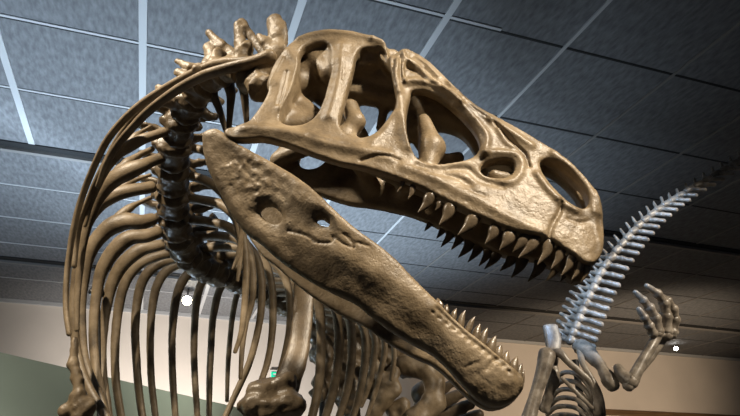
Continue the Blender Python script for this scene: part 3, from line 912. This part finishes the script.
rib([(247, 288, 3.9), (241, 289, 3.9), (237, 295, 3.9), (233, 313, 3.9), (230.5, 334, 3.9), (228, 365, 3.9), (227, 401, 3.88)], [3, 3.2, 3.2, 2.9, 2.7, 2.4, 1.8], None)
# far (right) half of the chest, seen under the jaw
RR = [
    ([(192, 148, 2.1), (206, 152, 2.08), (222, 170, 2.06), (236, 205, 2.06), (242, 230, 2.08), (238, 255, 2.1), (233, 269, 2.1)], [5, 5, 4, 3.4, 3, 2.6, 1.6]),
    ([(190, 176, 2.28), (206, 181, 2.26), (222, 192, 2.24), (234, 214, 2.24), (240, 240, 2.25), (240, 262, 2.26), (237.5, 281, 2.26)], [5, 5.5, 5, 4, 3, 2.4, 1.6]),
    ([(188, 198, 2.45), (206, 201, 2.43), (224, 206, 2.41), (238, 222, 2.4), (245, 250, 2.41), (246, 280, 2.42), (244, 312, 2.43), (241, 334, 2.43), (235, 352, 2.43)], [5.5, 5.5, 5.5, 5, 4, 3.5, 3.2, 2.8, 2]),
    ([(190, 220, 2.62), (210, 222, 2.6), (230, 228, 2.58), (246, 245, 2.57), (252.5, 272, 2.58), (252, 300, 2.59), (246, 322, 2.6), (242, 350, 2.6), (240.5, 378, 2.6)], [5.5, 5.5, 5.5, 5, 3.8, 3.4, 3, 2.6, 2]),
    ([(196, 236, 2.8), (216, 236, 2.78), (238, 240, 2.76), (254, 254, 2.75), (261, 276, 2.76), (261.5, 304, 2.77), (258, 330, 2.78), (249, 364, 2.78), (236, 393, 2.77), (224, 420, 2.75)], [5.5, 5.5, 5.5, 5, 4, 3.8, 3.6, 3.4, 3.2, 2.8]),
    ([(206, 248, 2.95), (226, 247, 2.93), (248, 250, 2.91), (264, 262, 2.9), (271, 282, 2.91), (273, 308, 2.92), (272, 334, 2.93), (268, 360, 2.93), (260, 384, 2.92), (250, 404, 2.9)], [5, 5, 5, 4.6, 4, 3.8, 3.6, 3.4, 3, 2.4]),
    ([(218, 256, 3.12), (238, 254, 3.1), (262, 258, 3.08), (280, 270, 3.07), (288, 288, 3.07), (290, 310, 3.08), (288, 336, 3.09), (281, 366, 3.1), (273, 392, 3.1)], [4.6, 4.6, 4.6, 4.2, 3.8, 3.4, 3, 2.6, 2]),
    ([(232, 268, 3.3), (254, 266, 3.28), (276, 270, 3.26), (292, 282, 3.26), (299, 300, 3.27), (301, 330, 3.28), (299, 360, 3.29), (291, 392, 3.29)], [4.4, 4.4, 4.4, 4, 3.6, 3.2, 2.8, 2]),
    ([(240, 274, 3.4), (268, 272, 3.38), (296, 277, 3.36), (312, 288, 3.36), (319, 306, 3.37), (321, 334, 3.38), (320, 372, 3.39), (316, 400, 3.39), (310, 424, 3.38)], [4.4, 4.6, 4.8, 5, 5, 4.8, 4.6, 4.4, 4]),
    ([(250, 281, 3.55), (280, 280, 3.53), (308, 284, 3.51), (328, 296, 3.51), (337, 314, 3.52), (339, 340, 3.53), (337, 370, 3.54), (332, 396, 3.54), (324, 422, 3.53)], [4, 4.4, 4.6, 5, 5, 4.8, 4.4, 4.2, 3.8]),
    ([(262, 287, 3.7), (292, 287, 3.68), (322, 292, 3.66), (341, 303, 3.66), (350, 322, 3.67), (352, 348, 3.68), (350, 374, 3.69), (345, 398, 3.69), (338, 420, 3.68)], [3.8, 4, 4.4, 4.6, 4.6, 4.4, 4.2, 3.8, 3.4]),
    ([(272, 293, 3.82), (304, 294, 3.8), (334, 300, 3.78), (354, 312, 3.78), (364, 330, 3.79), (365.5, 352, 3.8), (363, 376, 3.81), (358, 400, 3.81), (352, 420, 3.8)], [3.6, 4, 4.2, 4.4, 4.2, 4, 3.8, 3.6, 3]),
    ([(282, 299, 3.95), (314, 300, 3.93), (346, 307, 3.91), (366, 320, 3.91), (375, 340, 3.92), (373.5, 362, 3.93), (368.5, 386, 3.94), (361, 406, 3.94)], [3.2, 3.6, 3.8, 3.8, 3.6, 3.4, 3, 2.4]),
    ([(290, 305, 4.05), (330, 308, 4.03), (362, 318, 4.02), (380, 332, 4.02), (385, 348, 4.03), (381, 370, 4.04), (374, 396, 4.05), (366, 420, 4.05)], [3, 3.2, 3.4, 3.2, 3, 2.8, 2.6, 2.2]),
    ([(298, 310, 4.15), (344, 316, 4.13), (376, 328, 4.12), (392, 342, 4.12), (394, 360, 4.13), (391, 380, 4.14)], [3, 3.2, 3.2, 2.8, 2.4, 1.8]),
]
for pts, rads in RR:
    rib(pts, rads, None, BONE, 0.75)

# shoulder blade with the lumpy joint below it
W = [P(312, 255, 2.34), P(306, 280, 2.31), P(303, 305, 2.28), P(301, 330, 2.25), P(297, 355, 2.22), P(289, 378, 2.19), P(280, 396, 2.16)]
kk = mpp(300, 320, 2.25)
V, Fq = sweep(W, np.array([12, 11.5, 10.5, 10.5, 11, 12, 15]) * kk, np.array([2.6, 2.6, 2.8, 3, 4, 6, 9]) * kk, n=40, m=16, lump=0.04)
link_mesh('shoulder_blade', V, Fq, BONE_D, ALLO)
b0 = 2.16
kk = mpp(270, 400, b0)
pr = [('e', P(272, 389, b0), (22 * kk, 16 * kk, 9 * kk)), ('e', P(285, 383, b0), (14 * kk, 12 * kk, 11 * kk)),
      ('e', P(262, 405, b0 - 0.02), (26 * kk, 18 * kk, 13 * kk)), ('e', P(288, 405, b0 - 0.02), (18 * kk, 16 * kk, 14 * kk)),
      ('e', P(258, 388, b0 - 0.03), (10 * kk, 9 * kk, 6 * kk)), ('c', P(268, 412, b0), P(262, 450, b0 + 0.05), 20 * kk, 12 * kk)]
blob('upper_arm_bone', pr, BONE_D, ALLO, h=0.0055, k=0.022, lump=0.009, ls=0.045)
# left forelimb, only its end shows at the lower left
b0 = 2.12; kk = mpp(80, 390, b0)
pr = [('c', P(75, 340, b0), P(73, 364, b0), 3.5 * kk, 5 * kk), ('c', P(73, 366, b0), P(79, 384, b0), 5.5 * kk, 6 * kk),
      ('e', P(78, 398, b0), (9 * kk, 8 * kk, 11 * kk)), ('e', P(88, 406, b0), (8 * kk, 7 * kk, 9 * kk)), ('e', P(66, 412, b0), (7 * kk, 7 * kk, 8 * kk)),
      ('c', P(80, 410, b0), P(84, 440, b0), 10 * kk, 8 * kk)]
blob('forearm_bone', pr, BONE, ALLO, h=0.005, k=0.016, lump=0.004, ls=0.03)

# hips, thigh and tail root, far behind under the jaw
Yh = 4.5; kk = mpp(390, 380, Yh)
pr = [('f', P(322, 318, 4.3), P(372, 338, 4.45), 26 * kk, 30 * kk, (0.2, 1, 0.2), 0.35),
      ('f', P(372, 338, 4.45), P(408, 362, 4.6), 26 * kk, 16 * kk, (0.2, 1, 0.2), 0.35),
      ('c', P(330, 350, 4.35), P(318, 395, 4.3), 10 * kk, 8 * kk), ('c', P(395, 362, 4.5), P(384, 392, 4.45), 10 * kk, 8 * kk),
      ('e', P(322, 352, 4.3), (14 * kk, 10 * kk, 12 * kk)), ('c', P(342, 345, 4.45), P(348, 392, 4.42), 17 * kk, 13 * kk),
      ('c', P(362, 350, 4.5), P(372, 388, 4.45), 15 * kk, 11 * kk), ('c', P(334, 382, 4.4), P(352, 412, 4.4), 9 * kk, 10 * kk)]
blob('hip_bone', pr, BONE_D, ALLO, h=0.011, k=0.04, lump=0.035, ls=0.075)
kk = mpp(420, 390, 4.4)
pr = [('c', P(404, 366, 4.42), P(424, 366, 4.4), 11 * kk, 11 * kk), ('c', P(424, 367, 4.4), P(435, 384, 4.38), 10 * kk, 9.5 * kk),
      ('c', P(435, 384, 4.38), P(434, 402, 4.36), 9.5 * kk, 10.5 * kk), ('c', P(434, 402, 4.36), P(414, 424, 4.34), 10.5 * kk, 12 * kk),
      ('c', P(414, 424, 4.34), P(402, 450, 4.3), 12 * kk, 12 * kk)]
blob('thigh_bone', pr, BONE, ALLO, h=0.012, k=0.04, lump=0.008, ls=0.08)
kk = mpp(390, 395, 4.3)
pr = [('c', P(394, 372, 4.32), P(384, 398, 4.3), 7 * kk, 8 * kk), ('c', P(384, 398, 4.3), P(368, 424, 4.28), 9 * kk, 6 * kk), ('c', P(386, 392, 4.3), P(374, 362, 4.3), 7 * kk, 5 * kk),
      ('e', P(394, 388, 4.28), (7 * kk, 6 * kk, 9 * kk))]
blob('pubic_bone', pr, BONE, ALLO, h=0.010, k=0.04, lump=0.008, ls=0.07)
kk = mpp(395, 408, 4.35)
pr = [('c', P(392, 408, 4.35), P(404, 404, 4.35), 5 * kk, 6 * kk), ('c', P(404, 404, 4.35), P(402, 420, 4.35), 5 * kk, 6 * kk), ('c', P(390, 410, 4.35), P(394, 422, 4.35), 4 * kk, 4 * kk)]
blob('ischium_bone', pr, BONE, ALLO, h=0.010, k=0.03, lump=0.008, ls=0.06)
for (xa, ya, xb, yb, rp, Y) in ((436, 390, 453, 383, 4.2, 4.75), (438, 401, 461, 393.5, 5, 4.85), (440, 412, 470, 404, 5, 4.95), (446, 424, 479, 414, 5, 5.05), (452, 436, 486, 426, 5, 5.15)):
    kk = mpp(xb, yb, Y)
    c = P(xa - 12, ya + 4, Y)
    pr = [('c', P(xa, ya, Y), P(xb, yb, Y), rp * kk * 0.8, rp * kk), ('e', c, (13 * kk, 13 * kk, 12 * kk)), ('c', c, P(xa, ya, Y), rp * kk, rp * kk),
          ('c', P(xb - 6, yb + 8, Y), P(xa - 4, ya + 9, Y), rp * kk * 0.5, rp * kk * 0.5)]
    blob('tail_vertebra', pr, BONE_D, ALLO, h=0.012, k=0.04, lump=0.006, ls=0.08)

# steel that holds the mount up
V, Fq = join([sweep([P(98, 288, 2.72), P(98.5, 340, 2.72), P(99, 400, 2.72), P(99, 470, 2.72)], [2.4 * 0.0041], n=12, m=10),
              sweep([P(92, 292, 2.66), P(98, 286, 2.72), P(101, 294, 2.74)], [4 * 0.0041], n=8, m=10)])
b = P(99, 470, 2.72)
V2, F2 = sweep([b, (b[0], b[1], 0.0)], [0.012], n=6, m=10, round_ends=False)
V, Fq = join([(V, Fq), (V2, F2)])
link_mesh('mounting_rod', V, Fq, STEEL, ALLO)
c = P(325, 360, 4.4)
V, Fq = sweep([(c[0], c[1], c[2] + 0.1), (c[0], c[1], 0.0)], [0.03], n=6, m=12, round_ends=False)
link_mesh('mounting_post', V, Fq, STEEL, ALLO)

# ------------------------------------------------------------------ the second skeleton on the right
YR = 4.2
PLAT = empty('dinosaur_skeleton', (1.45, 4.5, 0), 'smaller blue-lit long-necked dinosaur skeleton raising a clawed hand at the right', 'skeleton')
NK = [(734, 163), (725, 168.5), (716, 173.5), (707, 179), (698, 184.5), (689, 189.5), (680, 195), (672.5, 199.5), (665.5, 204), (658.6, 208.5), (652, 213.5), (645.5, 219), (639, 224.6), (633.5, 230.5), (628, 236.5), (622.5, 243),
      (617, 249.5), (611.5, 256.5), (606, 264), (601, 272), (597, 280), (593, 287.5), (589, 295), (585.5, 302.5), (582, 310), (579, 317.5), (576, 325), (573, 332), (570.5, 339)]
NK = [(752, 152), (743, 157.5)] + NK
for i, (x, y) in enumerate(NK):
    xa, ya = NK[max(i - 1, 0)]; xb, yb = NK[min(i + 1, len(NK) - 1)]
    kk = mpp(x, y, YR)
    f = np.clip((x - 570) / 110.0, 0, 1)
    c = P(x, y, YR)
    t = nrm(P(xb, yb, YR) - P(xa, ya, YR))
    gap = np.linalg.norm(P(xb, yb, YR) - P(xa, ya, YR)) / (2 if 0 < i < len(NK) - 1 else 1)
    r = (5.0 - 1.2 * f) * kk
    L = (21 - 8.5 * f) if y > 250 else (21.0 - 8.5 * f)
    rd = nrm(np.array([0.93, 0, -0.26 - 0.20 * (1 - f)]))         # processes point to the right, a little down
    g_ = 1 - 0.30 * f
    tip = c + rd * L * kk + np.array([0, -0.05, 0])
    pr = [('c', c - t * gap * 0.30, c + t * gap * 0.30, r * 0.70, r * 0.85),
          ('f', c + rd * r * 0.5, c + rd * L * 0.55 * kk + np.array([0, -0.03, 0]), 3.1 * g_ * kk, 2.7 * g_ * kk, (0, 1, 0), 0.8),
          ('f', c + rd * L * 0.55 * kk + np.array([0, -0.03, 0]), tip, 2.7 * g_ * kk, 3.3 * g_ * kk, (0, 1, 0), 0.8)]
    sp = nrm(np.array([-0.62 + 0.75 * f, 0.0, 0.72]))
    sL = (10 + 3 * (1 - f)) * kk
    pr.append(('f', c + sp * r * 0.5 + np.array([0, 0.03, 0]), c + sp * sL + np.array([0, 0.05, 0]), 2.0 * kk, 1.5 * kk, (0, 1, 0), 0.8))
    if y > 250:
        pr.append(('f', c + np.array([-r, 0.02, 0.0]), c + np.array([-9.5 * kk, 0.06, 2.5 * kk]), 2.4 * kk, 2.2 * kk, (0, 1, 0), 0.8))
        pr.append(('f', c + np.array([-9.5 * kk, 0.06, 2.5 * kk]), c + np.array([-13 * kk, 0.10, 7.5 * kk]), 2.2 * kk, 2.4 * kk, (0, 1, 0), 0.8))
    blob('vertebra', pr, BONE_G, PLAT, h=0.0085, k=0.014, lump=0.0018, ls=0.03, sm=1)


def bone2(name, pts, rads, mat=BONE_G, flat=0.85, lump=0.06):
    W = [P(x, y, Y) for x, y, Y in pts]
    k_ = mpp(*pts[0])
    ra = np.array(rads, float) * k_
    V, Fq = sweep(W, ra, ra * flat, n=30, m=12, lump=lump)
    return link_mesh(name, V, Fq, mat, PLAT)


Y = YR
bone2('shoulder_blade', [(550, 326, 4.1), (553, 338, 4.08), (553.5, 350, 4.06), (549, 361, 4.04)], [7.5, 8.5, 7.5, 8.5], flat=0.28, lump=0.12)
bone2('upper_arm_bone', [(547, 355, 4.0), (543, 372, 3.98), (537, 390, 3.96), (531, 412, 3.94), (527, 432, 3.92)], [9, 7.5, 6, 6.5, 8])
bone2('forearm_bone', [(524, 420, 3.92), (530, 404, 4.05), (538, 388, 4.12)], [4, 4, 4])
kk = mpp(575, 365, Y)
bone2('collar_bone', [(552, 354, 4.05), (560, 353, 4.0), (568, 362, 3.98), (580, 372, 3.97), (590, 382, 3.97), (597, 396, 3.98), (598, 412, 4.0)], [5, 4.5, 3.4, 3.2, 3.2, 3.6, 5])
bone2('collar_bone', [(580, 352, 4.1), (583, 364, 4.0), (592, 380, 3.97), (599, 396, 3.98), (600, 414, 4.02)], [3.5, 3, 3, 4, 5.5])
bone2('collar_bone', [(562, 378, 3.98), (572, 388, 3.96), (582, 398, 3.96), (592, 408, 3.98)], [2, 2.2, 2.2, 2])
for i in range(7):
    y0 = 372 + i * 8.5
    bone2('rib', [(556 - i * 2.2, y0 + 9, 4.35 + i * 0.03), (563 - i * 1.5, y0 + 1, 4.25 + i * 0.03), (573, y0 + 1 , 4.12 + i * 0.03), (583, y0 + 7, 4.05 + i * 0.03), (590, y0 + 17, 4.02 + i * 0.03), (594, y0 + 28, 4.02 + i * 0.03)],
          [2.0, 2.3, 2.4, 2.4, 2.2, 1.7], flat=0.8, lump=0.05)
bone2('breast_bone', [(552, 362, 4.1), (554, 378, 4.08), (549, 394, 4.1), (544, 410, 4.12)], [5, 6, 5, 5], flat=0.6, lump=0.2)
bone2('upper_arm_bone', [(580, 346, 4.15), (586, 350, 4.1), (594, 358, 4.04), (602, 368, 3.98), (609, 379, 3.93), (612, 385, 3.92)], [8, 9, 7, 5.2, 7.5, 7], lump=0.14)
bone2('forearm_bone', [(618, 368, 3.9), (622, 375, 3.88), (630, 381, 3.86), (634, 379, 3.86)], [5, 6.5, 8, 6])
bone2('forearm_bone', [(628, 386, 3.86), (634, 377, 3.86), (641, 364, 3.87), (648, 352, 3.88), (655, 340, 3.9), (658, 333, 3.9)], [6, 6.5, 5.5, 4.8, 5, 5.5])
bone2('forearm_bone', [(632, 379, 3.95), (644, 366, 3.95), (655, 352, 3.95), (664, 338, 3.95)], [4, 3.6, 3.4, 4])
kk = mpp(662, 330, 3.9)
blob('wrist_bone', [('e', P(657, 334, 3.9), (6 * kk, 6 * kk, 5 * kk)), ('e', P(666, 336, 3.92), (6 * kk, 6 * kk, 5 * kk)), ('e', P(672, 334, 3.94), (4.5 * kk, 5 * kk, 5 * kk))], BONE_G, PLAT, h=0.006, k=0.015, lump=0.003)
FING = [[(653, 334, 3.88), (649, 325, 3.85), (644, 317, 3.82), (639, 309.5, 3.80)],
        [(658, 332, 3.9), (655, 317, 3.87), (649, 307, 3.83), (643, 300, 3.80), (635.5, 292.5, 3.78)],
        [(666, 332, 3.92), (666, 315, 3.88), (664, 302, 3.84), (657, 293, 3.80), (647, 286, 3.77)],
        [(672, 332, 3.94), (674.5, 319, 3.92), (672.5, 308, 3.88), (667, 300, 3.85), (660, 295.5, 3.83)]]
FR = [4.4, 5.2, 5.6, 5.2]
for pts, fr in zip(FING, FR):
    for q in range(len(pts) - 1):
        a, b = P(*pts[q]), P(*pts[q + 1])
        kk = mpp(*pts[q]); s_ = fr * (1.22 - 0.16 * q) * kk
        last = q == len(pts) - 2
        d = b - a
        V, Fq = sweep([a + d * 0.08, a + d * 0.3, a + d * 0.6, b - d * (0.0 if last else 0.10)], np.array([s_, s_ * 0.85, s_ * 0.85, s_ * (0.7 if last else 1.02)]), None, n=14, m=12, lump=0.08)
        link_mesh('finger_bone', V, Fq, BONE_G, PLAT)
c = P(575, 360, 4.45)
V, Fq = sweep([(c[0], c[1], c[2]), (c[0], c[1], 0.0)], [0.025], n=6, m=12, round_ends=False)
link_mesh('mounting_post', V, Fq, STEEL, PLAT)

# ------------------------------------------------------------------ lamps and the exit sign
def lamp(x, y, drop, rad, glow, label, face, power=0):
    r = ray(x, y); s = (HC - drop) / r[2]
    c = Vector((r[0] * s, r[1] * s, CZ - drop))
    t = empty('spot_lamp', c, label, 'lamp')
    d = (Vector((0, 0, CAM_Z)) - c).normalized() if face else Vector((0, -0.25, -1)).normalized()
    d = np.array(d)
    V, Fq = sweep([np.array(c) - d * 0.16, np.array(c) - d * 0.01], [rad * 0.7, rad * 1.15, rad * 1.15], None, n=10, m=20, ref=(0.9, 0.1, 0.3))
    link_mesh('housing', V, Fq, BLACKM, t)
    V, Fq = sweep([np.array(c), np.array(c) + d * 0.02], [rad], None, n=3, m=20, ref=(0.9, 0.1, 0.3))
    link_mesh('bulb', V, Fq, glow, t)
    V, Fq = sweep([np.array(c) - d * 0.08, (c[0] - d[0] * 0.08, c[1] - d[1] * 0.08, CZ)], [0.012], None, n=4, m=8, ref=(1, 0, 0), round_ends=False)
    link_mesh('stem', V, Fq, BLACKM, t)
    if power:
        q = np.array(c) + d * 0.06
        spot('lamp_beam', q, (0, 0, CAM_Z), 0.05, power, (1.0, 0.86, 0.62), 70, 0.6)


lamp(187, 300.5, 0.22, 0.078, LAMP, 'bright ceiling spot lamp glowing between the ribs of the large skeleton', True, 260)
lamp(676, 348.5, 0.10, 0.045, LAMPC, 'small white spot lamp beside the raised hand of the second skeleton', True)

# exit sign on the back wall
r = ray(275.5, 376.5)
al = math.cos(AZ) * r[0] - math.sin(-AZ) * 0
Bv = np.array([math.sin(AZ), math.cos(AZ), 0]); Av = np.array([math.cos(AZ), -math.sin(AZ), 0])
s = (WB - 0.06) / (r @ Bv)
c = r * s; ca = float(c @ Av); cz = c[2] + CAM_Z
ex = empty('exit_sign', (0, 0, 0), 'small green and white exit sign on the beige wall behind the ribs', 'sign')
ex.matrix_world = Matrix.Translation(MB @ Vector((ca, WB - 0.06, cz)))


def exbox(name, a0, z0, a1, z1, y0, y1, mat):
    o = box(name, (a0, y0, z0), (a1, y1, z1), mat)
    o.parent = ex
    o.matrix_parent_inverse = Matrix.Identity(4)
    o.matrix_local = Matrix.Rotation(-AZ, 4, 'Z')
    return o


def exletter(name, strokes):
    Vs, Fs = [], []
    for (a0, z0, a1, z1, wd) in strokes:
        d = np.array([a1 - a0, z1 - z0]); d /= np.linalg.norm(d); n = np.array([-d[1], d[0]]) * wd
        base = len(Vs)
        for yy in (-0.012, 0.0):
            for (pa, pz) in ((a0 + n[0], z0 + n[1]), (a0 - n[0], z0 - n[1]), (a1 - n[0], z1 - n[1]), (a1 + n[0], z1 + n[1])):
                Vs.append((pa, yy, pz))
        Fs += [tuple(base + q for q in f) for f in ((0, 1, 2, 3), (7, 6, 5, 4), (0, 4, 5, 1), (1, 5, 6, 2), (2, 6, 7, 3), (3, 7, 4, 0))]
    o = link_mesh(name, Vs, Fs, SIGNG, None, smooth=False)
    o.parent = ex; o.matrix_local = Matrix.Rotation(-AZ, 4, 'Z')


exbox('panel', -0.11, -0.12, 0.36, 0.12, 0.0, 0.05, SIGNW)
e0 = -0.07
exletter('letter', [(e0, -0.08, e0, 0.08, 0.014), (e0, 0.068, e0 + 0.075, 0.068, 0.013), (e0, 0, e0 + 0.065, 0, 0.013), (e0, -0.068, e0 + 0.075, -0.068, 0.013)])
e0 = 0.04
exletter('letter', [(e0, -0.08, e0 + 0.085, 0.08, 0.014), (e0, 0.08, e0 + 0.085, -0.08, 0.014)])
exletter('letter', [(0.175, -0.08, 0.175, 0.08, 0.015)])
exletter('letter', [(0.27, -0.08, 0.27, 0.068, 0.015), (0.22, 0.068, 0.32, 0.068, 0.013)])
